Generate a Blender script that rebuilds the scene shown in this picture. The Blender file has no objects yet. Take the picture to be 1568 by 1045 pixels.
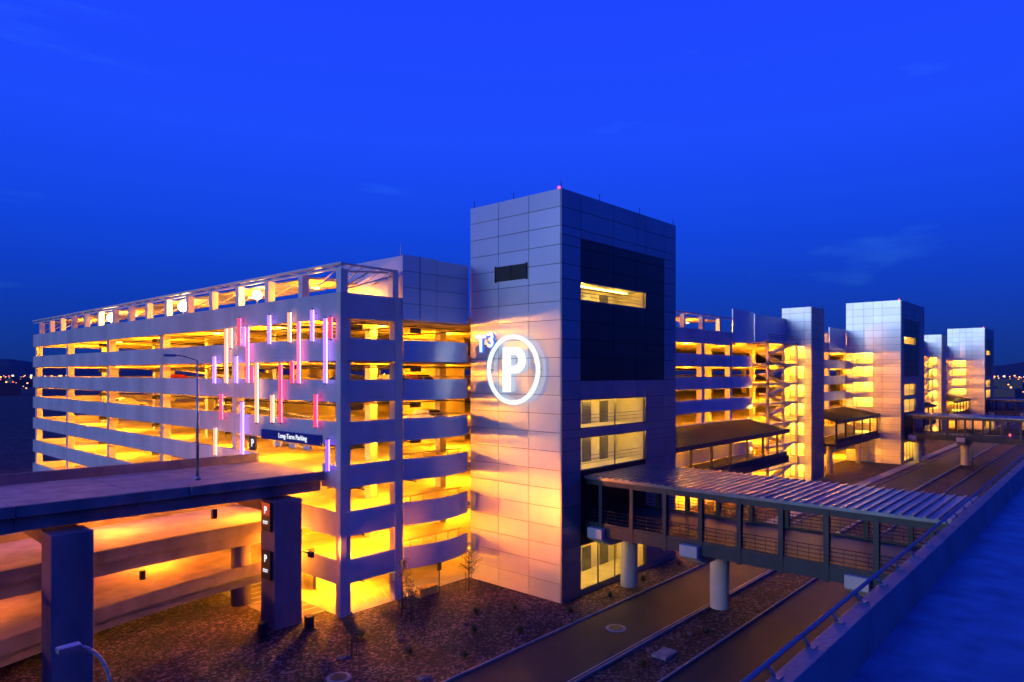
import bpy, math, random
from mathutils import Vector, Matrix
random.seed(7)
sc=bpy.context.scene
GZ=-18.0
# ------------------------------------------------------------------ helpers
def newmat(name):
    m=bpy.data.materials.new(name); m.use_nodes=True
    nt=m.node_tree; return m,nt,nt.nodes['Principled BSDF']
def mat(name,c1,c2=None,rough=.7,metal=0.0,scale=1.0,bump=0.0,bscale=20,tone=0.0,stretch=(1,1,1),spec=.5,detail=6):
    m,nt,b=newmat(name); L=nt.links
    geo=nt.nodes.new('ShaderNodeNewGeometry')
    mp=nt.nodes.new('ShaderNodeMapping'); mp.inputs['Scale'].default_value=stretch
    L.new(geo.outputs['Position'],mp.inputs['Vector'])
    n=nt.nodes.new('ShaderNodeTexNoise'); n.inputs['Scale'].default_value=scale; n.inputs['Detail'].default_value=detail
    L.new(mp.outputs[0],n.inputs['Vector'])
    r=nt.nodes.new('ShaderNodeValToRGB'); r.color_ramp.elements[0].position=.32; r.color_ramp.elements[1].position=.7
    c2=c2 or tuple(x*.75 for x in c1)
    r.color_ramp.elements[0].color=(*c2,1); r.color_ramp.elements[1].color=(*c1,1)
    L.new(n.outputs['Fac'],r.inputs['Fac'])
    out=r.outputs['Color']
    if tone:
        at=nt.nodes.new('ShaderNodeAttribute'); at.attribute_name='tone'
        mm=nt.nodes.new('ShaderNodeMath'); mm.operation='MULTIPLY_ADD'
        mm.inputs[1].default_value=tone; mm.inputs[2].default_value=1-tone/2
        L.new(at.outputs['Fac'],mm.inputs[0])
        vm=nt.nodes.new('ShaderNodeVectorMath'); vm.operation='SCALE'
        L.new(out,vm.inputs[0]); L.new(mm.outputs[0],vm.inputs['Scale']); out=vm.outputs[0]
    L.new(out,b.inputs['Base Color'])
    b.inputs['Roughness'].default_value=rough; b.inputs['Metallic'].default_value=metal
    b.inputs['Specular IOR Level'].default_value=spec
    if bump:
        n2=nt.nodes.new('ShaderNodeTexNoise'); n2.inputs['Scale'].default_value=bscale; n2.inputs['Detail'].default_value=4
        L.new(geo.outputs['Position'],n2.inputs['Vector'])
        bp=nt.nodes.new('ShaderNodeBump'); bp.inputs['Strength'].default_value=bump; bp.inputs['Distance'].default_value=.05
        L.new(n2.outputs['Fac'],bp.inputs['Height']); L.new(bp.outputs[0],b.inputs['Normal'])
    return m
def emit(name,c,s):
    m,nt,b=newmat(name)
    b.inputs['Base Color'].default_value=(.02,.02,.02,1)
    b.inputs['Emission Color'].default_value=(*c,1); b.inputs['Emission Strength'].default_value=s
    return m

class MB:
    def __init__(s): s.v=[];s.f=[];s.m=[];s.t=[];s.sm=[]
    def face(s,pts,m=0,t=.5,smooth=False):
        i=len(s.v); s.v+= [tuple(p) for p in pts]; s.f.append(tuple(range(i,i+len(pts)))); s.m.append(m); s.t.append(t); s.sm.append(smooth)
    def box(s,x0,x1,y0,y1,z0,z1,m=0,t=.5):
        if x0>x1:x0,x1=x1,x0
        if y0>y1:y0,y1=y1,y0
        if z0>z1:z0,z1=z1,z0
        i=len(s.v)
        s.v+=[(x0,y0,z0),(x1,y0,z0),(x1,y1,z0),(x0,y1,z0),(x0,y0,z1),(x1,y0,z1),(x1,y1,z1),(x0,y1,z1)]
        for f in ((0,3,2,1),(4,5,6,7),(0,1,5,4),(1,2,6,5),(2,3,7,6),(3,0,4,7)):
            s.f.append(tuple(i+k for k in f)); s.m.append(m); s.t.append(t); s.sm.append(False)
    def prism(s,bot,top,m=0,smooth=False,t=.5):
        n=len(bot); i=len(s.v); s.v+=[tuple(p) for p in bot]+[tuple(p) for p in top]
        s.f.append(tuple(i+k for k in range(n))[::-1]); s.m.append(m); s.t.append(t); s.sm.append(False)
        s.f.append(tuple(i+n+k for k in range(n))); s.m.append(m); s.t.append(t); s.sm.append(False)
        for k in range(n):
            s.f.append((i+k,i+(k+1)%n,i+n+(k+1)%n,i+n+k)); s.m.append(m); s.t.append(t); s.sm.append(smooth)
    def tube(s,p,q,r,n=8,m=0,r2=None):
        p=Vector(p);q=Vector(q); d=(q-p).normalized(); r2=r if r2 is None else r2
        a=d.orthogonal().normalized(); b=d.cross(a)
        s.prism([p+(a*math.cos(k*2*math.pi/n)+b*math.sin(k*2*math.pi/n))*r for k in range(n)],
                [q+(a*math.cos(k*2*math.pi/n)+b*math.sin(k*2*math.pi/n))*r2 for k in range(n)],m,True)
    def obj(s,name,mats,parent=None,bevel=0):
        me=bpy.data.meshes.new(name); me.from_pydata(s.v,[],s.f)
        for mm in mats: me.materials.append(mm)
        me.polygons.foreach_set('material_index',s.m); me.polygons.foreach_set('use_smooth',s.sm)
        a=me.attributes.new('tone','FLOAT','FACE'); a.data.foreach_set('value',s.t)
        me.update()
        o=bpy.data.objects.new(name,me); sc.collection.objects.link(o)
        if parent: o.parent=parent
        if bevel:
            bm=o.modifiers.new('bevel','BEVEL'); bm.width=bevel; bm.segments=2; bm.limit_method='ANGLE'
        return o
def empty(name,loc=(0,0,0)):
    o=bpy.data.objects.new(name,None); sc.collection.objects.link(o); o.location=loc; o.empty_display_size=.5; return o
def lamp(name,loc,power,col,parent,r=.15):
    l=bpy.data.lights.new(name,'POINT'); l.energy=power; l.color=col; l.shadow_soft_size=r
    o=bpy.data.objects.new(name,l); sc.collection.objects.link(o); o.location=loc; o.parent=parent; return o
SOD=(1.0,.31,.005); YEL=(1.0,.50,.05)

# ------------------------------------------------------------------ materials
M_conc=mat('painted_concrete',(.47,.48,.55),(.33,.335,.40),.75,0,.35,.15,12,stretch=(1,1,.35),tone=.10)
M_int=mat('garage_interior_concrete',(.58,.54,.44),(.32,.29,.23),.8,0,.4)
M_col=mat('column_concrete',(.5,.49,.48),(.42,.41,.4),.8,0,.6,.1)
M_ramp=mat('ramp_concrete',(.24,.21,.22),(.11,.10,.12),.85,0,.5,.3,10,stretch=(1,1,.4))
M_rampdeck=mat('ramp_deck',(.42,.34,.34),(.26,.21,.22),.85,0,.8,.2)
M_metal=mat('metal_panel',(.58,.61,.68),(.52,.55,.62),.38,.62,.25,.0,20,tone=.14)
M_metalF=mat('metal_panel_shaded',(.27,.28,.34),(.23,.24,.30),.38,.6,.25,.0,20,tone=.16)  # darker copy of the metal panel; the front's shade is put into its colour
M_metal2=mat('metal_panel_bowed',(.58,.62,.72),(.52,.56,.66),.28,.35,.25)
M_seam=mat('seam_dark',(.03,.03,.035),None,.6)
M_dark=mat('dark_cladding',(.026,.010,.020),(.020,.008,.014),.3,.2,.5,tone=.25)
M_black=mat('black_metal',(.03,.032,.04),None,.45,.4)
M_steel=mat('painted_steel',(.030,.038,.058),(.020,.025,.04),.5,.3,1)
M_white=mat('roof_steel',(.62,.6,.58),(.5,.5,.5),.5,.1,1)
M_roofm=mat('standing_seam_metal',(.18,.20,.26),(.11,.12,.18),.35,.7,.8)
M_room=mat('room_wall',(.62,.60,.42),(.5,.5,.34),.7)
M_asph=mat('asphalt',(.020,.021,.030),(.011,.012,.017),.75,0,.5,.4,25,detail=9)
M_kerb=mat('kerb_concrete',(.30,.29,.31),(.19,.18,.20),.8,0,1.5)
M_paint=mat('road_paint',(.6,.6,.58),(.4,.4,.38),.7,0,3)
M_ypaint=mat('yellow_paint',(.75,.5,.06),None,.7)
M_blue=mat('parapet_concrete',(.21,.22,.26),(.13,.135,.17),.65,0,.7,.3,6)
M_bdeck=mat('sky_tinted_deck',(.13,.22,.42),(.05,.09,.22),.45,0,.9,.35,6,detail=9)  # concrete deck; the sky's blue light is put into its base colour
M_rail=mat('blue_rail',(.10,.13,.28),None,.35,.6)
def gravel():
    m,nt,b=newmat('gravel'); L=nt.links
    g=nt.nodes.new('ShaderNodeNewGeometry')
    v=nt.nodes.new('ShaderNodeTexVoronoi'); v.inputs['Scale'].default_value=6.5; L.new(g.outputs['Position'],v.inputs['Vector'])
    r=nt.nodes.new('ShaderNodeValToRGB'); e=r.color_ramp.elements
    e[0].color=(.010,.005,.007,1); e[1].color=(.22,.13,.15,1); e[0].position=.1; e[1].position=1
    x=e.new(.62); x.color=(.042,.019,.026,1)
    sp=nt.nodes.new('ShaderNodeSeparateColor'); L.new(v.outputs['Color'],sp.inputs[0]); L.new(sp.outputs[0],r.inputs['Fac'])
    n=nt.nodes.new('ShaderNodeTexNoise'); n.inputs['Scale'].default_value=.35; n.inputs['Detail'].default_value=8; L.new(g.outputs['Position'],n.inputs['Vector'])
    r2=nt.nodes.new('ShaderNodeValToRGB'); r2.color_ramp.elements[0].color=(.45,.40,.40,1); r2.color_ramp.elements[1].color=(1.15,1.1,1.1,1)
    r2.color_ramp.elements[0].position=.38; r2.color_ramp.elements[1].position=.62
    L.new(n.outputs['Fac'],r2.inputs['Fac'])
    mx=nt.nodes.new('ShaderNodeMix'); mx.data_type='RGBA'; mx.blend_type='MULTIPLY'; mx.inputs['Factor'].default_value=1
    L.new(r.outputs[0],mx.inputs['A']); L.new(r2.outputs[0],mx.inputs['B']); L.new(mx.outputs['Result'],b.inputs['Base Color'])
    bp=nt.nodes.new('ShaderNodeBump'); bp.inputs['Strength'].default_value=.8; bp.inputs['Distance'].default_value=.06; bp.invert=True
    L.new(v.outputs['Distance'],bp.inputs['Height']); L.new(bp.outputs[0],b.inputs['Normal'])
    b.inputs['Roughness'].default_value=.9
    return m
M_gravel=gravel()
E_white=emit('sign_white',(.92,.96,1),1.25)
E_ring=emit('sign_ring',(.78,.88,1),1.2)
E_t3=emit('sign_t3',(.62,.88,1),1.3)
E_lamp=emit('lamp_glow',(1,.62,.2),70)
E_fix=emit('fixture_glow',(1,.6,.15),10)
E_red=emit('beacon_red',(1,.03,.05),8)
BC={'l':(.52,.24,1),'o':(1,.42,.26),'r':(1,.06,.15),'p':(1,.16,.42),'v':(.34,.12,1)}
BAR={k:emit('led_tube_'+k,v,1.3) for k,v in BC.items()}
BARW={k:emit('led_halo_strip_'+k,v,9) for k,v in BC.items()}  # hidden strips behind the tubes, added to throw a coloured halo on the wall

# ------------------------------------------------------------------ ground & roads
b=MB(); b.face([(-6000,-6000,GZ),(8000,-6000,GZ),(8000,8000,GZ),(-6000,8000,GZ)]); b.obj('ground',[M_gravel])
def sheet(name,x0,x1,y0,y1,z,m,parent=None):
    b=MB(); b.face([(x0,y0,z),(x1,y0,z),(x1,y1,z),(x0,y1,z)]); return b.obj(name,[m],parent)
road=empty('road')
sheet('lane_surface',-200,900,23.75,29.25,GZ+.02,M_asph,road)
b=MB()
for y in (23.6,29.25): 
    x=-200
    while x<500: b.box(x+.01,x+2.99,y,y+.15,GZ,GZ+.14,0); x+=3
b.obj('kerbs',[M_kerb],road,.02)
b=MB()
b.box(-200,900,24.05,24.12,GZ+.021,GZ+.026)
b.obj('edge_lines',[M_paint],road)
road2=empty('road')
sheet('lane_surface',-200,900,9.0,19.95,GZ+.02,M_asph,road2)
b=MB(); b.box(-200,900,19.95,20.1,GZ,GZ+.14); b.obj('kerbs',[M_kerb],road2,.02)
b=MB()
for i in range(60): b.box(-100+i*12,-97+i*12,14.4,14.52,GZ+.021,GZ+.026)
b.obj('lane_lines',[M_paint],road2)
pav=empty('pavement'); b=MB(); b.box(62,400,30.6,32.2,GZ,GZ+.1); b.obj('slab',[M_kerb],pav,.02)
sheet('car_park_lot',-300,20,150,420,GZ+.02,mat('dusty_asphalt',(.16,.06,.05),(.09,.04,.035),.9,0,.05))
W=empty('low_wall'); b=MB()
for yy in (160,190,235): b.box(-400,28,yy,yy+1.2,GZ,GZ+1.0)
b.obj('wall_runs',[M_kerb],W)
def manhole(x,y,z):
    e=empty('manhole_cover'); b=MB(); n=24
    pts=lambda r,zz:[(x+r*math.cos(k*2*math.pi/n),y+r*math.sin(k*2*math.pi/n),zz) for k in range(n)]
    b.prism(pts(.75,z),pts(.72,z+.04),0); b.prism(pts(.5,z+.04),pts(.49,z+.055),1)
    b.obj('ring_and_cover',[M_kerb,M_steel],e)
manhole(20.0,33.0,GZ); manhole(40.5,26.6,GZ+.02); manhole(23.0,34.5,GZ)
for (x,y) in ((13.2,34.2),(15.0,33.2),(26,30.5),(24.5,36.5)):
    e=empty('drain_box'); b=MB(); b.box(x,x+.7,y,y+.5,GZ,GZ+.12); b.box(x+.08,x+.62,y+.08,y+.42,GZ+.12,GZ+.14,1); b.obj('lid',[M_kerb,M_steel],e,.02)
e=empty('drain_box'); b=MB(); b.box(38,39.6,21.3,22.3,GZ,GZ+.16); b.box(38.15,39.45,21.45,22.15,GZ+.16,GZ+.18,0); b.obj('lid',[M_kerb],e,.02)

# ------------------------------------------------------------------ PARKING GARAGE
gar=empty('parking_garage')
BT=[6.0,2.64,-.48,-3.6,-6.83,-10.3,-13.9]
BB=[4.1,.95,-2.15,-5.35,-8.55,-12.15,-15.65]
FL=[t-1.05 for t in BT]
XG,YG,YF,XE=28.7,42.8,126.5,330.0
levels_lamp=[f-.3-.65 for f in FL]
b=MB()
for f in FL:
    b.box(XG+.26,XE,YG+.26,YF-.3,f-.3,f)
    for k in range(27):
        y=YG+1.6+k*3.1
        b.box(XG+.3,61,y,y+.28,f-.75,f-.302)
    for k in range(60):
        x=64+k*4.2
        if x<XE-2: b.box(x,x+.28,YG+.3,YG+16,f-.75,f-.302)
b.obj('floor_slabs',[M_int],gar)
sheet('ground_floor',XG+.1,XE,YG+.1,YF,GZ+.03,M_int,gar)
b=MB()
cuts={4:(45.3,55.4),5:(50,60),6:(50,60)}
for i,(t,bo) in enumerate(zip(BT,BB)):
    segs=[YG+16.6*k for k in range(6)]; segs[-1]=YF
    for a,c in zip(segs[:-1],segs[1:]):
        pieces=[(a,c)]
        if i in cuts:
            p,q=cuts[i]; new=[]
            for (u,v) in pieces:
                if q<=u or p>=v: new.append((u,v))
                else:
                    if p>u: new.append((u,p))
                    if q<v: new.append((q,v))
            pieces=new
        for u,v in pieces:
            b.box(XG,XG+.25,u+.015,v-.015,bo,t,0,random.random())
    b.box(XG+.255,34.0,YG,YG+.25,bo,t)
    b.box(XG,XE,YF-.25,YF-.002,bo,t)
    for (u,v) in ((60.25,96),(123.6,150.9),(171,205),(232.5,259.8),(280,XE)):
        x=u
        while x<v-.1:
            x2=min(x+9,v); b.box(x+.012,x2-.012,YG,YG+.25,bo,t,0,random.random()); x=x2
b.obj('spandrel_bands',[M_conc],gar,.02)
b=MB()
def colm(x,y,z0=GZ,z1=6.0,w=.8): b.box(x-w/2,x+w/2,y-w/2,y+w/2,z0,z1)
for k in range(6): colm(XG+.27+.4,min(YG+.67+16.6*k,YF-.7))
b.box(XG-.04,XG+.5,YG-.04,YG+.5,GZ,6.02)
for x in (34.1,): b.box(x-.4,x+.4,YG-.02,YG+.7,GZ,6.02)
for x in (37.5,46,54.5,63): 
    for k in range(6): colm(x,YG+8.3+16.6*k if k<5 else 122,z1=4.9)
for x in range(69,325,9):
    if not (96<x<124 or 149<x<172 or 205<x<233): colm(x+.2,YG+.27+.4)
for x in range(69,325,18):
    for y in (51,68): colm(x,y,z1=4.9)
b.obj('columns',[M_col],gar,.03)
b=MB()
for f in FL[1:]:
    b.box(46,56,58,59,f+.003,f+2.7); b.box(60,61,92,104,f+.003,f+2.7)
    b.box(180,200,52,52.4,f+.003,f+2.7); b.box(76,90,60,60.4,f+.003,f+2.7)
b.box(31,44,49.8,50.2,GZ+.035,-15.4); 
b.obj('interior_walls',[M_int],gar)
b=MB()
for i in range(1,7):
    z0=FL[i]; z1=FL[i-1]
    b.prism([(38,62,z0-.0),(46,62,z0-.0),(46,110,z1-.35),(38,110,z1-.35)],[(38,62,z0+.25),(46,62,z0+.25),(46,110,z1-.1),(38,110,z1-.1)])
b.obj('inner_ramps',[M_int],gar)
b=MB()
for f in FL[1:]:
    for x in (34.6,36,37.4,38.8,40.2,41.4): b.tube((x,YG+.9,f),(x,YG+.9,f+1.25),.05,6)
    b.tube((34.4,YG+.9,f+1.25),(41.8,YG+.9,f+1.25),.05,6)
b.obj('inner_guard_rails',[M_ypaint],gar)
b=MB()
for f in FL:
    for y in (45.5,52.3,61.0): b.tube((XG+.6,y,f-.95),(XG+14,y,f-.95),.05,6)
    for x in (31.2,36.4,44): b.tube((x,YG+.6,f-1.05),(x,YG+60,f-1.05),.06,6)
    for (x,y) in ((32.5,46.2),(38.5,46.0),(30.6,64),(30.6,82),(30.6,100)): b.box(x-.6,x+.6,y,y+.06,f-1.45,f-.98)
b.obj('ceiling_conduits_and_signs',[M_steel],gar)
# roof level screen
b=MB()
y=YG+.35
ys=[]
while y<YF: ys.append(y); y+=5.3
for y in ys: 
    b.box(XG+.05,XG+.65,y-.3,y+.3,6.0,7.75)
    b.tube((XG+.35,y,7.6),(XG+4.6,y,7.95),.09,6); b.tube((XG+.5,y,6.4),(XG+2.6,y,7.7),.06,6)
b.box(XG-.05,XG+.35,YG-.05,YF,8.05,8.22); b.box(XG+.1,XG+.22,YG,YF,7.72,7.86)
for k in range(len(ys)-1):
    b.tube((XG+.16,ys[k],7.8),(XG+.16,(ys[k]+ys[k+1])/2,8.1),.05,5); b.tube((XG+.16,(ys[k]+ys[k+1])/2,8.1),(XG+.16,ys[k+1],7.8),.05,5)
b.box(XG+.35,34.0,YG-.05,YG+.2,8.02,8.18); b.box(33.5,34.05,YG+.003,YG+.6,6.0,8.0)
for k in range(6): b.tube((XG+.3+k*.9,YG+.1,8.1),(XG+1.2+k*.9,YG+4,7.4),.06,6)
b.tube((XG+.3,YG+.4,6.2),(34,YG+.4,7.8),.06,6)
x=60.4
while x<XE:
    if not(96<x<124 or 149<x<172 or 205<x<233 or 258<x<281): b.box(x-.3,x+.3,YG+.05,YG+.65,6.0,7.8)
    x+=5.3
for (u,v) in ((60.25,96),(123.6,150.9),(171,205),(232.5,259.8),(280,XE)): b.box(u,v,YG-.03,YG+.35,7.95,8.15)
b.obj('roof_screen',[M_white],gar)
b=MB()
for k in range(len(ys)-1):
    if k<1: continue
    b.box(XG+1.0,XG+6.0,ys[k]+.35,ys[k+1]-.35,7.62,7.72)
for (u,v) in ((62,95),(125,149),(172,204),(233,258)): b.box(u,v,YG+1,YG+5.5,7.6,7.7)
b.obj('roof_canopies',[M_int],gar)
b=MB()
for yy in (57.0,72.6,94.0): 
    b.tube((XG+.9,yy,4.95),(XG+.9,yy,6.7),.07,6)
b.obj('roof_lamp_posts',[M_steel],gar)
for yy,rr in ((57.0,.40),(72.6,.5),(94.0,.5)):
    bpy.ops.mesh.primitive_uv_sphere_add(radius=rr,segments=16,ring_count=8,location=(XG+.9,yy,6.95)); o=bpy.context.object
    o.name='roof_lamp_globe'; o.data.materials.append(E_lamp); o.parent=gar
def bowed(mb,x0,x1,y,z0,z1,bulge,n=20,m=0,th=.15):
    pts=[]
    for k in range(n+1):
        u=k/n; pts.append((x0+(x1-x0)*u, y-bulge*(1-(2*u-1)**2)))
    for k in range(n):
        (a,c),(d,e)=pts[k],pts[k+1]
        mb.face([(a,c,z0),(d,e,z0),(d,e,z1),(a,c,z1)],m,.5,False)
        mb.face([(a,c+th,z0),(a,c+th,z1),(d,e+th,z1),(d,e+th,z0)],m,.5,False)
        mb.face([(a,c,z1),(d,e,z1),(d,e+th,z1),(a,c+th,z1)],m)
        mb.face([(a,c,z0),(a,c+th,z0),(d,e+th,z0),(d,e,z0)],m)
    for (a,c) in (pts[0],pts[-1]): mb.face([(a,c,z0),(a,c+th,z0),(a,c+th,z1),(a,c,z1)],m)
specs=[]
for i in range(1,7): specs.append((34.55,41.6,YG-.1,BB[i],BT[i],.75,40))
specs.append((34.4,38.0,YG-.1,4.3,9.5,.0,4)); specs.append((38.04,41.7,YG-.1,4.3,9.42,.0,4))
specs.append((96,103.4,YG-.1,4.6,9.5,.2)); specs.append((205,212,YG-.1,4.6,9.5,.2))
for off in (0,108.9):
    for i in range(1,7): specs.append((96+off,103+off,YG-.1,BB[i],BT[i],.4))
specs.append((104,117,YG-.1,5.0,9.3,.0)); specs.append((213,226,YG-.1,5.0,9.3,.0))
specs.append((140,150.5,YG-.15,4.6,9.0,.0)); specs.append((250,259.5,YG-.15,4.6,9.0,0))
b=MB()
for s in specs: bowed(b,*s)
b.obj('bowed_metal_bands',[M_metal2],gar)
b=MB(); b.box(34.4,34.5,YG+.06,YG+9,4.95,9.4); b.box(34.52,41.68,YG+.2,YG+.35,4.95,9.3); b.tube((34.3,YG,9.4),(34.3,YG,10.4),.04,5)
b.obj('stair_head_wall',[M_metal2],gar)
b=MB(); b.tube((36.2,YG-.12,4.3),(36.2,YG-.12,9.5),.018,4); 
for z in (5.6,6.9,8.2): b.tube((34.4,YG-.11,z),(41.7,YG-.11,z),.015,4)
b.obj('wall_seams',[M_seam],gar)
# interior lights
fx=MB()
def glamp(x,y,z,p):
    lamp('garage_lamp',(x,y,z),p,SOD,gar,.16)
    fx.box(x-.25,x+.25,y-.25,y+.25,z+.28,z+.42)
for i,z in enumerate(levels_lamp):
    m=(1.1,.82,.78,.85,1.0,1.15,1.4)[i]
    c=(.4,.32,.28,.4,.65,.75,.8)[i]
    for (x,y,p) in ((32.2,47.8,4400),(38.0,50.0,5400*c),(33.0,59,4800),(33.0,72,5800),(33.5,87,6800),(33.5,103,7600),(33.5,118,8000),(49,53,6000),(50,76,7500),(50,104,8500)):
        glamp(x,y,z,p*m)
    x=67
    while x<325:
        glamp(x,46.6,z,4600 if x<125 else 7600); x+=11 if x<125 else 23
for y in (51,62,76,92,110): glamp(XG+3.0,y,6.9,2000)
for x in (70,88,130,145,185,240): glamp(x,46,6.8,2000)
fx.obj('lamp_fixtures',[E_fix],gar)
b=MB()
for k in range(9):
    x=29.6+k*1.0
    b.prism([(x,43.6,GZ+.034),(x+.14,43.6,GZ+.034),(x+1.6,46.6,GZ+.034),(x+1.46,46.6,GZ+.034)],[(x,43.6,GZ+.04),(x+.14,43.6,GZ+.04),(x+1.6,46.6,GZ+.04),(x+1.46,46.6,GZ+.04)])
for k in range(12):
    b.box(26.0,28.7,45+k*1.1,45.12+k*1.1,GZ+.034,GZ+.04)
b.obj('stall_markings',[M_paint],gar)
sheet('apron',25.4,XG+.1,44.9,62,GZ+.012,M_ramp,gar)
# light art bars
art=empty('light_bar_art')
bars=[(62.6,-.97,1.58,'l'),(62.4,-7.6,-5.0,'o'),(61.2,-4.24,-1.85,'r'),(60.2,-.94,4.07,'o'),(59.3,2.2,4.1,'o'),(58.3,-.92,1.56,'l'),(57.7,2.41,4.88,'r'),
(57.2,-7.42,-2.46,'l'),(56.8,2.3,4.1,'l'),(56.2,-.85,4.06,'p'),(54.6,-4.2,.94,'o'),(55.4,-.8,.6,'r'),(52.5,2.38,4.86,'l'),(52.0,-4.08,-1.72,'o'),(50.7,-4.02,.79,'r'),
(49.3,2.44,4.89,'o'),(48.9,-.8,1.0,'r'),(47.9,-.82,4.09,'p'),(46.0,2.4,4.89,'l'),(45.5,-4.12,-1.54,'r'),(44.2,-.78,4.14,'l'),(43.9,-7.3,-4.87,'v'),(43.5,2.5,4.2,'r')]
for i,(y,z0,z1,c) in enumerate(bars):
    b=MB(); b.tube((28.25,y,z0),(28.25,y,z1),.125,12,0)
    for z in (z0,z1): b.tube((28.25,y,z-.06),(28.25,y,z+.06),.15,10,1)
    for z in (z0+.3,z1-.3): b.tube((28.25,y+.0,z),(28.72,y,z),.03,6,1)
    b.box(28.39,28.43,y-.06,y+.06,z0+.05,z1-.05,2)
    b.obj('led_bar',[BAR[c],M_white,BARW[c]],art)
TM=Matrix(((0,0,-1),(-1,0,0),(0,1,0))).to_4x4()
def text(s,loc,size,m,parent,name,off=0.0,ext=.06):
    cu=bpy.data.curves.new(name,'FONT'); cu.body=s; cu.size=size; cu.align_x='CENTER'; cu.align_y='CENTER'; cu.extrude=ext; cu.offset=off
    o=bpy.data.objects.new(name,cu); sc.collection.objects.link(o); o.matrix_world=Matrix.Translation(loc)@TM
    cu.materials.append(m); o.parent=parent; return o
M_navy=mat('navy_sign',(.015,.03,.22),(.012,.025,.18),.3)
E_txt=emit('sign_text_white',(.9,.95,1),1.1)
sg=empty('parking_entrance_sign'); b=MB(); b.box(28.5,28.68,45.2,54.2,-5.5,-4.7); b.obj('panel',[M_navy],sg,.02)
text('Long-Term Parking',(28.48,49.2,-5.08),.55,E_txt,sg,'lettering',.005,.01)
b=MB()
for y in (47,49.2,51.4): b.box(28.45,28.6,y-.45,y+.45,-5.95,-5.6)
b.obj('clearance_placards',[M_white],sg)
sg=empty('parking_symbol_sign'); b=MB(); b.box(28.45,28.6,55.1,56.2,-6.6,-5.4); b.obj('panel',[M_black],sg,.02)
text('P',(28.43,55.6,-6.0),.9,E_txt,sg,'letter',.02,.01)

# ------------------------------------------------------------------ towers
def uniq(vals,eps=.35,fixed=()):
    out=sorted(fixed)
    for v in sorted(vals):
        if all(abs(v-o)>eps for o in out): out.append(v)
    return sorted(out)
def panel_face(mb,plane,pos,sgn,us,zs,holes,darks,gap=.022):
    for a,c in zip(us[:-1],us[1:]):
        for d,e in zip(zs[:-1],zs[1:]):
            um,zm=(a+c)/2,(d+e)/2
            if any(h[0]<um<h[1] and h[2]<zm<h[3] for h in holes): continue
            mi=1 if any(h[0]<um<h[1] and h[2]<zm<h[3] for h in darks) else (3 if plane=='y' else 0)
            t=random.random(); w=random.uniform(-.004,.004)
            if plane=='x':
                mb.box(pos+w,pos-sgn*.12,a+gap,c-gap,d+gap,e-gap,mi,t); mb.box(pos-sgn*.06,pos-sgn*.3,max(a,us[0]+.13),c,d,e,2)
            else:
                a0=a+gap if a>us[0]+.01 else a+.006
                mb.box(a0,c-gap,pos+w,pos-sgn*.12,d+gap,e-gap,mi,t); mb.box(max(a,us[0]+.13),c,pos-sgn*.06,pos-sgn*.3,d,e,2)
def room(mb,plane,pos,a,c,d,e,depth):
    if plane=='y':
        y0,y1=pos+.1,pos+depth
        mb.face([(a,y1,d),(c,y1,d),(c,y1,e),(a,y1,e)]); mb.face([(a,y0,d),(c,y0,d),(c,y1,d),(a,y1,d)]); mb.face([(a,y0,e),(c,y0,e),(c,y1,e),(a,y1,e)])
        mb.face([(a,y0,d),(a,y1,d),(a,y1,e),(a,y0,e)]); mb.face([(c,y0,d),(c,y1,d),(c,y1,e),(c,y0,e)])
    else:
        x0,x1=pos+.1,pos+depth
        mb.face([(x1,a,d),(x1,c,d),(x1,c,e),(x1,a,e)]); mb.face([(x0,a,d),(x0,c,d),(x1,c,d),(x1,a,d)]); mb.face([(x0,a,e),(x0,c,e),(x1,c,e),(x1,a,e)])
        mb.face([(x0,a,d),(x1,a,d),(x1,a,e),(x0,a,e)]); mb.face([(x0,c,d),(x1,c,d),(x1,c,e),(x0,c,e)])
def tower(x0,x1,y0,y1,ztop,front_holes,front_darks,side_holes,near,name='elevator_tower'):
    T=empty(name)
    step=1.48
    zr=[GZ+i*step for i in range(1+int((ztop-GZ)/step))]
    W=x1-x0
    fz=[GZ,ztop]+[v for h in front_holes+front_darks for v in h[2:]]
    fx_=[x0,x1]+[v for h in front_holes+front_darks for v in h[:2]]
    mb=MB()
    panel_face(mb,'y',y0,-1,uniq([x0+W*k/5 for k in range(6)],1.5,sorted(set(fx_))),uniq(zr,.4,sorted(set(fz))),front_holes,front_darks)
    sz=[GZ,ztop]+[v for h in side_holes for v in h[2:]]; sy=[y0+.125,y1]+[v for h in side_holes for v in h[:2]]
    panel_face(mb,'x',x0,-1,uniq([y0+(y1-y0)*k/3 for k in range(4)],1.0,sorted(set(sy))),uniq(zr,.4,sorted(set(sz))),side_holes,[])
    mb.box(x0+.31,x1,y1-.2,y1-.01,GZ,ztop-.02,0); mb.box(x1-.2,x1-.005,y0+.31,y1-.21,GZ,ztop-.02,0)
    mb.box(x0+.32,x1-.21,y0+.32,y1-.21,ztop-.6,ztop-.4,2)
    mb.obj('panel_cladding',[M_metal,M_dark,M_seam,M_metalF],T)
    return T
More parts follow.
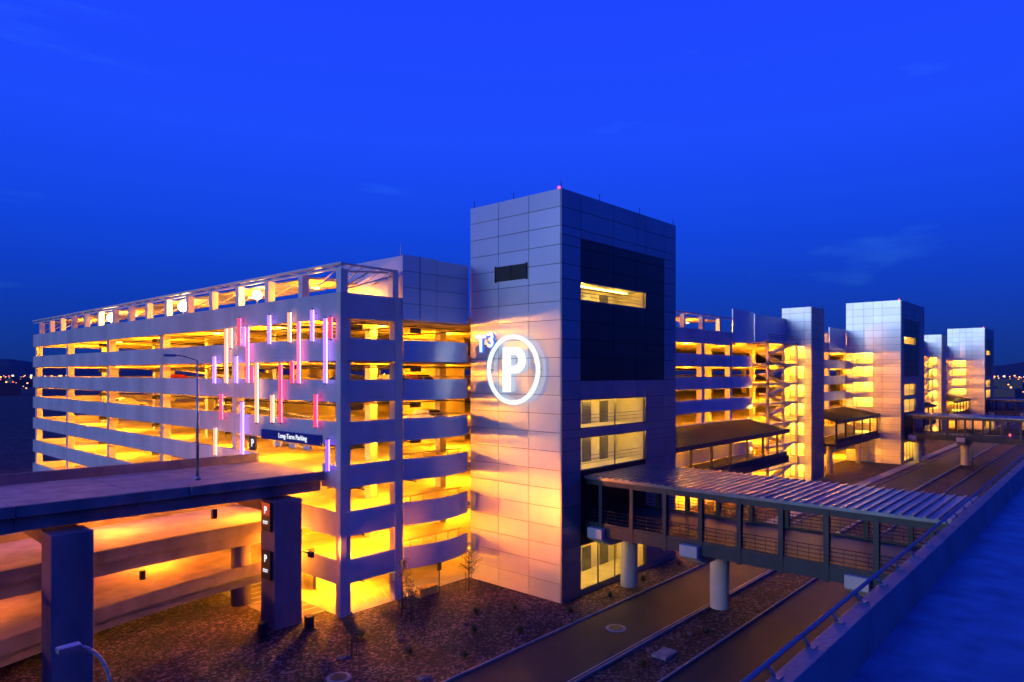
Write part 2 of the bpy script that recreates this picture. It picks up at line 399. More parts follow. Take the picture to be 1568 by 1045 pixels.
def window_fit(T,plane,pos,h,depth=3.0,power=120,mull=3,rail=True):
    a,c,d,e=h
    mb=MB(); room(mb,plane,pos,a,c,d,e,depth)
    if plane=='y' and c-a>5:
        for k in range(3):
            u=a+(c-a)*(.18+.27*k); mb.box(u,u+1.3,pos+depth-.08,pos+depth-.01,d,d+min(2.1,(e-d)*.82),1)
    mb.obj('window_interior',[M_room,M_roofm],T)
    mb=MB()
    n=max(1,mull)
    for k in range(n+1):
        u=a+(c-a)*k/n
        u0=min(max(u-.03,a),c-.06)
        if plane=='y': mb.box(u0,u0+.06,pos+.02,pos+.12,d,e)
        else: mb.box(pos+.02,pos+.12,u0,u0+.06,d,e)
    for z in (d,e-.08):
        if plane=='y': mb.box(a,c,pos+.03,pos+.13,z,z+.08)
        else: mb.box(pos+.03,pos+.13,a,c,z,z+.08)
    if rail:
        for z in (d+.45,d+.75,d+1.05):
            if z<e-.2:
                if plane=='y': mb.tube((a,pos+.5,z),(c,pos+.5,z),.025,5)
                else: mb.tube((pos+.5,a,z),(pos+.5,c,z),.025,5)
    mb.obj('window_frame',[M_roofm],T)
    mb=MB()
    if plane=='y':
        L=(0,pos+depth*.5,e-.35)
        mb.box(a+.8,c-.8,pos+depth*.5-.1,pos+depth*.5+.1,e-.12,e-.05)
        for k in (.25,.75): lamp('room_lamp',(a+(c-a)*k,L[1],L[2]),power/2,YEL,T,.12)
    else:
        L=(pos+depth*.5,(a+c)/2,e-.35)
        mb.box(L[0]-.4,L[0]+.4,a+.3,c-.3,e-.12,e-.05); lamp('room_lamp',L,power,YEL,T,.12)
    mb.obj('ceiling_light',[E_fix],T)
def big_tower(x0,W,side_windows,pw=1.0):
    y0,y1=32.6,42.75
    d=x0-42.0
    holes=[(44.5+d,54.6+d,5.9,7.44),(44.5+d,54.6+d,-4.5,-2.1),(44.5+d,54.6+d,-7.9,-5.2),(44.5+d,54.6+d,-17.6,-13.9)]
    darks=[(44.5+d,57.9+d,-.6,10.9),(44.5+d,54.6+d,-13.9,-7.9)]
    sh=[]
    if side_windows:
        for i in range(0,6): sh.append((37.6,41.4,FL[i]-2.3 if i else 1.9,FL[i]-.2 if i else 4.2))
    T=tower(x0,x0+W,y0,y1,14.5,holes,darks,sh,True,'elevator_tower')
    window_fit(T,'y',y0,holes[0],3.2,260*pw,1)
    window_fit(T,'y',y0,holes[1],3.2,280*pw,2)
    window_fit(T,'y',y0,holes[2],3.2,280*pw,2)
    window_fit(T,'y',y0,holes[3],3.2,600*pw,4,False)
    for h in sh: window_fit(T,'x',x0,h,2.6,800,2)
    mb=MB()
    for (x,y) in ((x0+.2,y0+.2),(x0+W-.2,y0+.2),(x0+W*.3,y0+.2),(x0+W*.65,y0+.2),(x0+.2,y1-.3),(x0+.2,y0+5.2)): mb.tube((x,y,14.4),(x,y,15.1),.03,5)
    mb.box(x0+6,x0+10,36,40,14.1,14.45)
    mb.obj('lightning_rods',[M_steel],T)
    mb=MB(); mb.tube((x0+.25,y0+.45,14.5),(x0+.25,y0+.45,14.72),.09,10); mb.obj('beacon',[E_red],T)
    return T
T1=big_tower(42.0,18.2,False)
mb=MB(); mb.box(41.95,42.02,36.2,39.6,7.75,9.0,0)
for k in range(9): mb.box(41.86,41.97,36.25,39.55,7.82+k*.13,7.87+k*.13,1)
mb.box(41.84,42.01,36.12,36.2,7.7,9.05,1); mb.box(41.84,42.01,39.6,39.68,7.7,9.05,1); mb.box(41.84,42.01,37.86,37.93,7.75,9.0,1)
mb.obj('louver_vent',[M_seam,M_steel],T1)
T2=big_tower(150.9,21.0,True,2.0); T3=big_tower(259.8,20,True,3.0)
sg=empty('parking_circle_sign')
bpy.ops.mesh.primitive_torus_add(major_radius=2.72,minor_radius=.19,major_segments=72,minor_segments=10,location=(41.62,37.4,.3),rotation=(0,math.pi/2,0))
o=bpy.context.object; o.name='ring'; o.data.materials.append(E_ring); o.parent=sg
bpy.ops.object.shade_smooth()
mb=MB()
def P_letter(cy,cz,h,w,st,x0,x1):
    yl=cy+w/2
    zb=cz-h/2; zt=cz+h/2
    r=h*.29; zc=zt-r
    mb.box(x0,x1,yl-st,yl,zb,zt)
    yc=yl-w+r
    mb.box(x0,x1,yc,yl-st,zt-st*.85,zt); mb.box(x0,x1,yc,yl-st,zc-r,zc-r+st*.85)
    n=16
    for k in range(n):
        a0=-math.pi/2+math.pi*k/n; a1=-math.pi/2+math.pi*(k+1)/n
        ri=r-st*.85
        q=[(yc-r*math.cos(a0),zc+r*math.sin(a0)),(yc-r*math.cos(a1),zc+r*math.sin(a1)),(yc-ri*math.cos(a1),zc+ri*math.sin(a1)),(yc-ri*math.cos(a0),zc+ri*math.sin(a0))]
        mb.prism([(x0,y,z) for y,z in q],[(x1,y,z) for y,z in q])
P_letter(37.3,.3,3.7,2.35,.72,41.55,41.8)
mb.obj('letter_p',[E_white],sg)
text('T',(41.42,40.75,2.45),2.0,emit('sign_t3_halo',(.04,.18,1),.9),sg,'letter_t_return',.09,.10)
text('T',(41.28,40.75,2.45),2.0,E_t3,sg,'letter_t',.04,.03)
text('3',(41.42,39.62,2.75),1.7,bpy.data.materials['sign_t3_halo'],sg,'numeral_3_return',.09,.10)
text('3',(41.28,39.62,2.75),1.7,E_t3,sg,'numeral_3',.04,.03)
mb=MB()
for (y,z) in ((40.7,2.4),(39.6,2.7),(37.4,3.0),(37.4,-2.4),(34.7,.3),(40.1,.3)): mb.tube((41.45,y,z),(42.02,y,z),.05,6)
mb.obj('standoff_brackets',[M_steel],sg)
def small_tower(x0,pw):
    sh=[]
    for i in range(7): 
        c=FL[i]-.35; sh.append((39.7,42.0,c-2.2,c))
    T=tower(x0,x0+6.4,38.5,43.4,11.1,[],[],sh,False,'lift_tower')
    for h in sh: window_fit(T,'x',x0,h,2.4,pw,2)
    mb=MB(); mb.tube((x0+.2,38.7,11),(x0+.2,38.7,11.8),.04,5); mb.tube((x0+6.2,38.7,11),(x0+6.2,38.7,11.8),.04,5); mb.obj('lightning_rods',[M_steel],T)
small_tower(117.1,600); small_tower(226,800)
def stairs(x0,x1,pw):
    S=empty('stairwell')
    mb=MB(); y0,y1=YG-2.2,YG+.2
    for x in (x0,(x0+x1)/2,x1-.35): mb.box(x,x+.35,y0,y0+.35,GZ,5.2)
    for i,f in enumerate(FL):
        mb.box(x0,x1,y0,y1,f-.25,f,0)
        fb=FL[i+1] if i<6 else GZ
        mid=(f+fb)/2
        mb.box(x0,x0+2.2,y0,y0+1.1,mid-.2,mid,0)
        xa,xb,za,zb=x0+2.2,x1-2.2,mid,f
        mb.prism([(xa,y0+.05,za-.25),(xb,y0+.05,zb-.25),(xb,y0+.1,zb),(xa,y0+.1,za)],[(xa,y0+1.1,za-.25),(xb,y0+1.1,zb-.25),(xb,y0+1.1,zb),(xa,y0+1.1,za)],0)
        mb.prism([(x0+2.2,y0+1.2,mid-.25),(x1-2.2,y0+1.2,fb-.25),(x1-2.2,y0+1.2,fb),(x0+2.2,y0+1.2,mid)],[(x0+2.2,y1,mid-.25),(x1-2.2,y1,fb-.25),(x1-2.2,y1,fb),(x0+2.2,y1,mid)],0)
        for h in (.5,.8,1.1): mb.tube((x0,y0+.05,f+h),(x1,y0+.05,f+h),.035,5,1)
        lamp('stair_lamp',((x0+x1)/2,y0+1.3,f-.9),pw,YEL,S,.15)
    mb.obj('flights_and_landings',[M_int,M_steel],S)
stairs(104,116.8,520); stairs(213,225.7,800)

# ------------------------------------------------------------------ covered walkways
def walkway(x0,x1):
    W=empty('covered_walkway'); mb=MB()
    mb.prism([(x0,36.4,-8.35),(x1,36.4,-8.35),(x1,42.7,-7.1),(x0,42.7,-7.1)],[(x0,36.4,-8.15),(x1,36.4,-8.15),(x1,42.7,-6.9),(x0,42.7,-6.9)],0)
    n=int((x1-x0)/.8)
    for k in range(n): 
        x=x0+.2+k*.8; mb.prism([(x,36.4,-8.148),(x+.07,36.4,-8.148),(x+.07,42.7,-6.898),(x,42.7,-6.898)],[(x,36.4,-8.08),(x+.07,36.4,-8.08),(x+.07,42.7,-6.83),(x,42.7,-6.83)],0)
    mb.box(x0,x1,36.3,36.45,-8.7,-8.1,1)
    mb.box(x0,x1,36.61,42.6,-12.6,-12.2,1); mb.box(x0,x1,36.4,36.6,-13.0,-12.0,1)
    x=x0+.5
    while x<x1: mb.box(x,x+.25,36.6,36.85,-12.2,-8.3,1); x+=5.2
    for h in (.4,.75,1.1): mb.tube((x0,36.6,-12.2+h),(x1,36.6,-12.2+h),.035,5,1)
    mb.box(x0,x1,36.7,36.74,-12.15,-11.4,1)
    x=x0+6
    while x<x1: mb.tube((x,39.5,GZ),(x,39.5,-12.6),.5,14,2); x+=18
    mb.obj('roof_floor_posts',[M_black,M_steel,M_col],W)
    x=x0+6
    while x<x1: lamp('walkway_lamp',(x,39.6,-8.6),800,SOD,W,.15); x+=13
walkway(60.3,101); walkway(123.6,150.7); walkway(172,206); walkway(232.6,259.6)

# ------------------------------------------------------------------ pedestrian bridges
def bridge(off):
    B=empty('pedestrian_bridge'); x0,x1,y0,y1=45.0+off,54.1+off,5.2,32.5
    mb=MB()
    mb.box(x0-.25,x1+.25,y0,y1,-8.5,-8.3,0)
    n=int((y1-y0)/.62)
    for k in range(n): y=y0+.1+k*.62; mb.box(x0-.25,x1+.25,y,y+.16,-8.298,-8.2,0)
    mb.obj('standing_seam_roof',[M_roofm],B)
    mb=MB()
    for x in (x0,x1-.2):
        mb.box(x,x+.2,y0,y1,-8.95,-8.502); mb.box(x,x+.3,y0,y1,-13.0,-12.1)
        y=31.0
        while y>y0:
            mb.box(x-.05,x+.35,y-.15,y+.15,-13.1,-8.505); y-=2.85
        for h in (.35,.62,.9,1.15): mb.tube((x+.1,y0,-12.1+h),(x+.1,y1,-12.1+h),.03,5)
        mb.box(x+.08,x+.12,y0,y1,-12.095,-11.95)
        y=y0
        while y<y1: mb.tube((x+.1,y,-12.1),(x+.1,y,-10.95),.02,4); y+=.7
    mb.box(x0+.31,x1-.21,y0,y1,-12.5,-12.11)
    y=y0+1
    while y<y1: mb.box(x0+.21,x1-.21,y,y+.2,-8.8,-8.51); y+=2.85
    mb.obj('frame_and_railings',[M_steel],B)
    mb=MB()
    for y in (31.2,23.1,12.0):
        mb.tube((49.5+off,y,GZ),(49.5+off,y,-13.85),.72,28)
        mb.prism([(x0+.8,y-.7,-13.8),(x1-.8,y-.7,-13.8),(x1-.8,y+.7,-13.8),(x0+.8,y+.7,-13.8)],[(x0-.6,y-.7,-13.12),(x1+.6,y-.7,-13.12),(x1+.6,y+.7,-13.12),(x0-.6,y+.7,-13.12)])
        mb.box(x0-.6,x0-.06,y-.69,y+.69,-13.11,-12.3)
    mb.obj('piers',[M_col],B,.04)
    return B
bridge(0); bridge(108.9); bridge(217.8)

# ------------------------------------------------------------------ elevated ramps (left)
def ribbon(name,x0,x1,y0,y1,zs,ze,beam=1.25,par=.75,farpar=None,curve=0.0,seg=6.0):
    R=empty(name); mb=MB(); farpar=par if farpar is None else farpar
    n=int((x1-x0)/seg)
    def off(x): return -min(5.0,curve*max(0.0,24-x)**2)
    for k in range(n):
        g=.01 if seg>3 else 0.0
        xa=x0+(x1-x0)*k/n+g; xb=x0+(x1-x0)*(k+1)/n-g
        za=zs+(ze-zs)*k/n; zb=zs+(ze-zs)*(k+1)/n
        oa,ob=off(xa),off(xb)
        def slab(ya,yb,lo,hi,m):
            mb.prism([(xa,ya+oa,za+lo),(xb,ya+ob,zb+lo),(xb,yb+ob,zb+lo),(xa,yb+oa,za+lo)],[(xa,ya+oa,za+hi),(xb,ya+ob,zb+hi),(xb,yb+ob,zb+hi),(xa,yb+oa,za+hi)],m)
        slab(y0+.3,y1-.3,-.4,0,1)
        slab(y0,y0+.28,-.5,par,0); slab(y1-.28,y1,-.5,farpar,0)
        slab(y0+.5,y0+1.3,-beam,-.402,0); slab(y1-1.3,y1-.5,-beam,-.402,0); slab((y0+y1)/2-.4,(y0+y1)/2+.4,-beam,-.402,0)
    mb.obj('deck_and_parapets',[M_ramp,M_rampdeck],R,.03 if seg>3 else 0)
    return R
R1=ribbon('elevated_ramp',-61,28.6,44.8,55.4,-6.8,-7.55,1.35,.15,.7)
R2=ribbon('elevated_ramp',-61,31,50,60,-12.2,-11.9,1.4,.35,.5,.006,2.0)
R3=ribbon('elevated_ramp',-61,31,50,60,-18.6,-14.9,1.3,.35,.5,.010,2.0)
mb=MB()
for x in (25.2,11.9,-3,-18,-35):
    mb.box(x-1.05,x+1.05,44.0,46.0,GZ,-9.0); mb.box(x-.9,x+.9,46.01,56,-9.9,-9.05)
mb.obj('rectangular_piers',[M_ramp],R1,.06)
mb=MB()
for x in (25.3,13,0,-14): 
    mb.tube((x,51.3,GZ),(x,51.3,-13.2),.75,24); mb.tube((x,58.3,GZ),(x,58.3,-13.2),.75,24)
mb.obj('round_piers',[M_ramp],R2)
RO=(1,.22,.005)
for (x,y,z,p) in ((27.4,53.5,-9.9,4200),(18,56.5,-9.8,3300),(6,56,-9.8,1900),(-8,55,-9.8,900),(21,57,-13.7,2600),(9,56,-13.9,900),(27.9,49.2,-13.4,2600)):
    lamp('ramp_lamp',(x,y,z),p,RO,R1,.15)
mb=MB()
for (x,y,z) in ((27.4,53.5,-9.9),(18,56.5,-9.8),(6,56,-9.8)): mb.box(x-.25,x+.25,y-.15,y+.15,z+.3,z+.4)
mb.obj('ramp_light_fixtures',[E_fix],R1)
FC=(1,.20,.004)
for (p,t,pw,sz) in (((26.5,42.7,-12.8),(42,37.6,-13.2),15000,60),):  # spot added to throw the orange glow onto the tower's left face
    l=bpy.data.lights.new('tower_glow_spot','SPOT'); l.energy=pw; l.color=FC; l.spot_size=math.radians(sz); l.spot_blend=1.0; l.shadow_soft_size=.2
    o=bpy.data.objects.new('tower_glow_spot',l); sc.collection.objects.link(o); o.location=p; o.rotation_euler=(Vector(t)-Vector(p)).to_track_quat('-Z','Y').to_euler(); o.parent=R1
mb=MB(); mb.tube((26.2,44.1,-12.8),(26.25,42.7,-12.8),.05,8); mb.box(26.05,26.3,42.45,42.95,-13.0,-12.6); mb.obj('glow_spot_housing',[M_black],R1,.02)  # arm and housing made up to carry the added spot
mb=MB()
for (x,y,z) in ((20.2,44.7,-9.6),): mb.box(x-.15,x+.15,y-.15,y+.15,z,z+.6)
for (x,y,z) in ((17.5,49.55,-14.0),): mb.box(x-.15,x+.15,y-.15,y+.15,z,z+.6)
mb.obj('drain_outlet',[M_black],R1)
E_sred=emit('sign_red',(.9,.03,.03),.35)
def pier_sign(z,red):
    S=empty('level_sign'); mb=MB(); mb.box(23.95,24.13,44.3,45.5,z-1.0,z+1.0,0)
    if red: mb.box(23.935,23.948,44.35,45.45,z+.1,z+.95,1)
    mb.obj('panel',[M_black,E_sred],S,.0)
    text('P',(23.92,44.9,z+.45),.7,E_txt,S,'letter',.02,.01); text('EXIT',(23.92,44.9,z-.4),.34,E_txt,S,'word',0,.01)
pier_sign(-10.1,True); pier_sign(-13.5,False)

# ------------------------------------------------------------------ street lamps
def street_lamp(base,h,arm,rot,name='street_lamp',m=M_steel):
    S=empty(name); x,y,z=base; c,s=math.cos(rot),math.sin(rot); mb=MB()
    mb.tube((x,y,z),(x,y,z+.25),.22,12); mb.tube((x,y,z+.25),(x,y,z+h*.97),.11,12,0,.06)
    p=Vector((x,y,z+h*.97)); 
    for k in range(6):
        t=(k+1)/6; q=Vector((x+c*arm*t,y+s*arm*t,z+h*.97+math.sin(t*math.pi/2)*.35)); mb.tube(p,q,.045,8); p=q
    a=Vector((c,s,0)); n=Vector((-s,c,0)); 
    q=[p-n*.15,p+n*.15,p+n*.17+a*.7,p-n*.17+a*.7]
    mb.prism([v-Vector((0,0,.1)) for v in q],[v+Vector((0,0,.06)) for v in q],0)
    mb.obj('pole_arm_head',[m],S)
M_galv=mat('galvanised_steel',(.42,.44,.5),None,.4,.7)
street_lamp((19.2,44.9,-6.95),8.0,1.3,math.radians(170),m=M_galv)
mb=MB(); mb.box(18.7,19.7,44.55,44.79,-7.9,-7.3); mb.obj('lamp_bracket',[M_ramp],R1,.03)
S=empty('street_lamp'); mb=MB(); px,py=7.1,22.6
mb.tube((px,py,GZ),(px,py,GZ+.3),.25,12); mb.tube((px,py,GZ+.3),(px,py,-9.6),.11,12,0,.07)
p=Vector((px,py,-9.6))
for k in range(8):
    t=(k+1)/8; q=Vector((px-.78*(1-math.cos(t*math.pi/2))*1.0,py+.45*(1-math.cos(t*math.pi/2)),-9.6+1.5*math.sin(t*math.pi/2))); mb.tube(p,q,.06,8); p=q
mb.box(p.x-.5,p.x+.1,p.y-.16,p.y+.16,p.z-.06,p.z+.1)
mb.obj('pole_arm_head',[M_galv],S,.02)
def signal(x,y):
    S=empty('traffic_signal'); mb=MB(); mb.tube((x,y,GZ),(x,y,GZ+6.2),.14,10); mb.tube((x,y,GZ+6),(x+1,y-11,GZ+6.3),.09,8)
    for t in (.55,.95):
        cx,cy=x+t,y-11*t; mb.box(cx-.18,cx+.18,cy-.18,cy+.18,GZ+5.5,GZ+6.6)
    mb.obj('mast_and_heads',[M_galv],S)
    mb=MB(); mb.tube((x+.75,y-10.45,GZ+6.35),(x+.8,y-10.45,GZ+6.35),.16,10); mb.tube((x+.36,y-6.05,GZ+6.35),(x+.3,y-6.05,GZ+6.35),.16,10); mb.obj('red_lens',[E_red],S)
signal(158,22.0)
for (x,y) in ((260,21),(330,21),(-10,170),(12,230)): 
    street_lamp((x,y,GZ),9,2,math.radians(-90))
mb=MB(); mb.tube((8,190,-9),(8,190,-8.6),.5,10); 
E_far=emit('far_lamp',(1,.25,.1),10)
S=empty('distant_street_lamp'); mb.tube((8,190,GZ),(8,190,-9),.12,8,1); mb.obj('lamp_and_pole',[E_far,M_steel],S)

# ------------------------------------------------------------------ foreground elevated roadway
D=empty('elevated_roadway'); mb=MB()
mb.face([(-30,-14,-6.7),(420,-14,-6.7),(420,4.5,-6.7),(-30,4.5,-6.7)],1)
mb.box(-30,420,-14,4.9,-7.9,-6.72,0)
x=-30
while x<420:
    mb.prism([(x+.01,4.45,-6.715),(x+5.99,4.45,-6.715),(x+5.99,4.97,-6.715),(x+.01,4.97,-6.715)],[(x+.01,4.55,-5.72),(x+5.99,4.55,-5.72),(x+5.99,4.95,-5.72),(x+.01,4.95,-5.72)],0); x+=6
mb.obj('deck_and_parapet',[M_blue,M_bdeck],D,.02)
mb=MB(); mb.tube((-30,5.02,-5.5),(420,5.02,-5.5),.05,10)
x=-29
while x<300: mb.tube((x,4.85,-5.75),(x,5.02,-5.5),.035,6); mb.box(x-.1,x+.1,4.75,4.93,-5.72,-5.69); x+=1.9
mb.obj('guard_rail',[M_rail],D)
mb=MB()
for x in range(-20,420,30): mb.tube((x,-4,GZ),(x,-4,-7.9),1.0,20)
mb.obj('piers',[M_col],D)

# ------------------------------------------------------------------ plants
M_leaf=mat('desert_foliage',(.10,.11,.05),(.05,.06,.03),.8,0,4)
M_bark=mat('bark',(.10,.07,.05),None,.9)
def sapling(x,y,h):
    S=empty('sapling_tree'); mb=MB(); top=Vector((x+random.uniform(-.1,.1),y,GZ+h))
    mb.tube((x,y,GZ),top,.06,7,0,.02); mb.tube((x+.35,y,GZ),(x+.35,y,GZ+1.6),.03,6); mb.tube((x-.35,y,GZ),(x-.35,y,GZ+1.6),.03,6)
    for k in range(18):
        t=random.uniform(.35,.98); base=Vector((x,y,GZ)).lerp(top,t); a=random.uniform(0,6.28); l=(1.15-t)*random.uniform(.9,1.6)
        tip=base+Vector((math.cos(a)*l,math.sin(a)*l,l*.8)); mb.tube(base,tip,.018,4,0,.006)
        for j in range(30):
            c=base.lerp(tip,random.uniform(.35,1.05))+Vector([random.gauss(0,.12) for _ in range(3)])
            u=Vector([random.gauss(0,1) for _ in range(3)]).normalized()*.06; v=u.orthogonal().normalized()*.035
            mb.face([c-u,c+v,c+u,c-v],1)
    mb.obj('trunk_and_crown',[M_bark,M_leaf],S)
for (x,y,h) in ((32.0,39.8,4.2),(39.4,40.3,3.4),(25.3,36.5,2.6),(31.5,38.2,2.2)): sapling(x,y,h)
def shrub(x,y,r):
    S=empty('desert_shrub'); mb=MB()
    for k in range(int(120*r)+40):
        a=random.uniform(0,6.28); e=random.uniform(.2,1.4); d=Vector((math.cos(a)*math.cos(e),math.sin(a)*math.cos(e),math.sin(e)))*r*random.uniform(.5,1)
        c=Vector((x,y,GZ)); 
        s=Vector((-math.sin(a),math.cos(a),0))*.035
        mb.face([c+d*.15-s,c+d*.15+s,c+d+s*.3,c+d-s*.3],0)
    mb.obj('blades',[M_leaf],S)
for (x,y,r) in ((36,36,.6),(38.6,34.5,.5),(33.4,33.6,.55),(46,30.8,.5),(51.5,31.0,.5),(28,34,.6),(30,31,.5),(41,31,.5),(58,31,.5),(35.5,31.2,.6),(27.5,38.6,.7),(36.5,22,.5),(44,21.5,.5),(70,34,.8),(78,35,.8),(90,34,.9),(24,31,.5)): shrub(x,y,r)
M_rock=mat('boulder_stone',(.14,.09,.085),(.07,.045,.045),.9,0,3,.4)
for (x,y,s) in ((34,35,.22),(37.6,32.2,.2),(29,36.2,.25),(22.5,32,.22),(43,22.2,.25)):
    bpy.ops.mesh.primitive_ico_sphere_add(subdivisions=3,radius=s,location=(x,y,GZ+s*.3)); o=bpy.context.object; o.name='boulder'
    for v in o.data.vertices: v.co*=1+random.uniform(-.08,.08); v.co.z*=.65
    o.data.materials.append(M_rock)
def cabinet(x,y,w,h,n='utility_cabinet'):
    S=empty(n); mb=MB(); mb.box(x,x+w,y,y+w,GZ+.1,GZ+h); mb.box(x-.1,x+w+.1,y-.1,y+w+.1,GZ,GZ+.1); mb.box(x-.04,x+w+.04,y-.04,y+w+.04,GZ+h,GZ+h+.06); mb.box(x+.1,x+.14,y-.03,y,GZ+.8,GZ+h-.4); mb.obj('body',[M_black],S,.015)
cabinet(22.6,43,.5,1.1); cabinet(25.7,42.3,.5,.9)
S=empty('pallet_box'); mb=MB(); 
for k in range(4): mb.box(35.6+k*.5,36.0+k*.5,42.0,42.6,GZ+.25,GZ+.6)
mb.box(35.5,37.6,41.95,42.65,GZ,GZ+.25); mb.obj('crates',[M_ypaint],S)
S=empty('sign_post'); mb=MB(); mb.tube((37.3,41.6,GZ),(37.3,41.6,GZ+2.4),.05,8); mb.box(37.1,37.5,41.55,41.65,GZ+1.9,GZ+2.5); mb.obj('post',[M_black],S)
# ------------------------------------------------------------------ cars
def car(x,y,z,rot,col):
    S=empty('parked_car',(x,y,z)); S.rotation_euler=(0,0,rot); mb=MB()
    prof=[(-2.2,.35),(-2.25,.75),(-2.05,.95),(-1.5,1.0),(-1.05,1.42),(.35,1.45),(1.05,1.0),(2.0,.88),(2.25,.65),(2.2,.35)]
    def yw(z): return .88 if z<1.05 else .66
    L=[(p[0],-yw(p[1]),p[1]) for p in prof]; R=[(p[0],yw(p[1]),p[1]) for p in prof]
    mb.prism(L,R,0)
    for s in (-1,1):
        mb.face([(-1.35,s*.80,1.04),(.95,s*.80,1.04),(.3,s*.70,1.36),(-1.0,s*.70,1.36)],1)
        for wx in (-1.4,1.4): mb.tube((wx,s*.72,.33),(wx,s*.92,.33),.33,18,2); mb.tube((wx,s*.92,.33),(wx,s*.935,.33),.2,12,3)
    mb.face([(1.07,-.6,1.02),(1.07,.6,1.02),(.42,.58,1.43),(.42,-.58,1.43)],1); mb.face([(-1.5,-.6,1.03),(-1.5,.6,1.03),(-1.1,.58,1.4),(-1.1,-.58,1.4)],1)
    mb.obj('body_and_wheels',[col,M_black,M_seam,M_galv],S,.04)
CC=[mat('car_paint_silver',(.5,.5,.52),None,.25,.6),mat('car_paint_red',(.35,.03,.02),None,.25,.2),mat('car_paint_white',(.7,.7,.7),None,.25),mat('car_paint_blue',(.04,.07,.2),None,.25,.3)]
k=0
for (x,y,l) in ((36,46.4,2),(38.8,46.4,2),(40,46.4,3),(31.5,46.4,2),(32,67,3),(32,80,2),(66,46.6,2),(70,46.6,3),(74,46.6,2),(80,46.6,4),(32,96,3)):
    car(x,y,FL[l],math.pi/2 if y<50 else 0,CC[k%4]); k+=1

# ------------------------------------------------------------------ background
M_mtn=mat('mountain_rock',(.05,.05,.09),(.03,.03,.06),.95,0,.002)
mb=MB(); N=260; R=5200; prev=None
def hh(a): 
    return 55+28*math.sin(a*7+1)+18*math.sin(a*17+.5)+12*math.sin(a*41)+8*math.sin(a*97)+110*math.exp(-((a-1.36)/.07)**2)
for k in range(N+1):
    a=-.6+2.8*k/N; p=(R*math.cos(a),R*math.sin(a)); q=((R+900)*math.cos(a),(R+900)*math.sin(a))
    z=GZ+max(12,hh(a)); cur=[(p[0],p[1],GZ-5),((p[0]+q[0])/2,(p[1]+q[1])/2,GZ+(z-GZ)*.6),(q[0],q[1],z)]
    if prev:
        mb.face([prev[0],cur[0],cur[1],prev[1]]); mb.face([prev[1],cur[1],cur[2],prev[2]])
    prev=cur
mb.obj('mountains',[M_mtn])
mb=MB()
for k in range(300):
    a=random.choice([random.uniform(1.30,1.45),random.uniform(-.05,.12)]); r=random.uniform(600,3600)
    x,y=r*math.cos(a),r*math.sin(a); s=r*random.uniform(.0003,.0009); z=GZ+random.uniform(3,10)
    mb.box(x-s,x+s,y-s,y+s,z-s,z+s,random.choice([0,0,0,1,2]))
mb.obj('city_lights',[emit('city_light_orange',(1,.4,.08),4),emit('city_light_white',(1,.85,.6),2),emit('city_light_red',(1,.1,.05),3)])
M_far=mat('distant_building',(.12,.11,.12),None,.9)
mb=MB()
for k in range(60):
    a=random.choice([random.uniform(1.3,1.5),random.uniform(-.02,.12)]); r=random.uniform(600,2500); x,y=r*math.cos(a),r*math.sin(a); w=random.uniform(8,40)
    mb.box(x-w,x+w,y-w/2,y+w/2,GZ,GZ+random.uniform(4,10))
mb.obj('distant_buildings',[M_far])

# ------------------------------------------------------------------ world
w=bpy.data.worlds.new('World'); sc.world=w; w.use_nodes=True; nt=w.node_tree; nt.nodes.clear(); L=nt.links
out=nt.nodes.new('ShaderNodeOutputWorld'); add=nt.nodes.new('ShaderNodeAddShader')
bg1=nt.nodes.new('ShaderNodeBackground'); bg2=nt.nodes.new('ShaderNodeBackground')
sky=nt.nodes.new('ShaderNodeTexSky'); sky.sky_type='NISHITA'; sky.sun_disc=False; sky.sun_elevation=math.radians(6); sky.sun_rotation=math.radians(-75)
bg2.inputs['Strength'].default_value=.0006; L.new(sky.outputs[0],bg2.inputs['Color'])
tc=nt.nodes.new('ShaderNodeTexCoord'); sp=nt.nodes.new('ShaderNodeSeparateXYZ'); L.new(tc.outputs['Generated'],sp.inputs[0])
rp=nt.nodes.new('ShaderNodeValToRGB'); e=rp.color_ramp.elements
e[0].position=0; e[0].color=(.005,.028,.20,1); e[1].position=1; e[1].color=(.012,.055,.60,1)
for p,c in ((.03,(.004,.032,.26)),(.10,(.003,.042,.46)),(.20,(.005,.058,.74)),(.32,(.011,.070,.97)),(.48,(.013,.060,1.0)),(.7,(.012,.055,.72))):
    x=e.new(p); x.color=(*c,1)
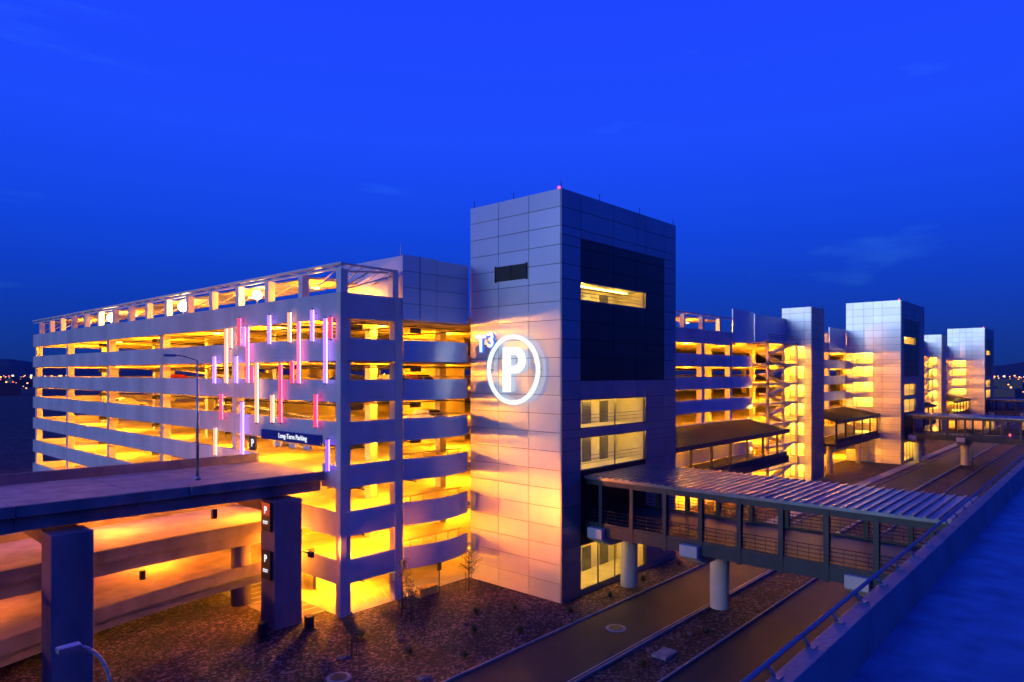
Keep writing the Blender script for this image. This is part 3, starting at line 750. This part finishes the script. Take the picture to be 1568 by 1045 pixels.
L.new(sp.outputs['Z'],rp.inputs['Fac'])
mp=nt.nodes.new('ShaderNodeMapping'); mp.inputs['Scale'].default_value=(1.8,4.0,14.0); mp.inputs['Rotation'].default_value=(.35,.25,.4); mp.inputs['Location'].default_value=(.7,.2,1.1)
L.new(tc.outputs['Generated'],mp.inputs['Vector'])
nz=nt.nodes.new('ShaderNodeTexNoise'); nz.inputs['Scale'].default_value=1.3; nz.inputs['Detail'].default_value=6; nz.inputs['Roughness'].default_value=.5; L.new(mp.outputs[0],nz.inputs['Vector'])
cr=nt.nodes.new('ShaderNodeValToRGB'); cr.color_ramp.elements[0].position=.64; cr.color_ramp.elements[0].color=(0,0,0,1); cr.color_ramp.elements[1].position=.9; cr.color_ramp.elements[1].color=(.015,.07,.10,1)
L.new(nz.outputs['Fac'],cr.inputs['Fac'])
mx=nt.nodes.new('ShaderNodeMix'); mx.data_type='RGBA'; mx.blend_type='ADD'; mx.inputs['Factor'].default_value=1
L.new(rp.outputs[0],mx.inputs['A']); L.new(cr.outputs[0],mx.inputs['B'])
L.new(mx.outputs['Result'],bg1.inputs['Color']); bg1.inputs['Strength'].default_value=1.0
L.new(bg1.outputs[0],add.inputs[0]); L.new(bg2.outputs[0],add.inputs[1]); L.new(add.outputs[0],out.inputs['Surface'])
s=bpy.data.lights.new('Sun','SUN'); s.energy=1.0; s.angle=math.radians(20); s.color=(.60,.80,1)
so=bpy.data.objects.new('Sun',s); sc.collection.objects.link(so)
so.rotation_euler=Vector((.97,-.18,-.10)).to_track_quat('-Z','Y').to_euler()
# ------------------------------------------------------------------ camera
cam=bpy.data.cameras.new('Camera'); co=bpy.data.objects.new('Camera',cam); sc.collection.objects.link(co)
cam.sensor_width=36; cam.lens=23.88; cam.shift_y=.0316; cam.clip_start=.1; cam.clip_end=20000
co.location=(0,0,0); co.rotation_euler=(math.pi/2,0,math.radians(42-90))
sc.camera=co
sc.view_settings.view_transform='Standard'; sc.view_settings.look='None'; sc.view_settings.exposure=0
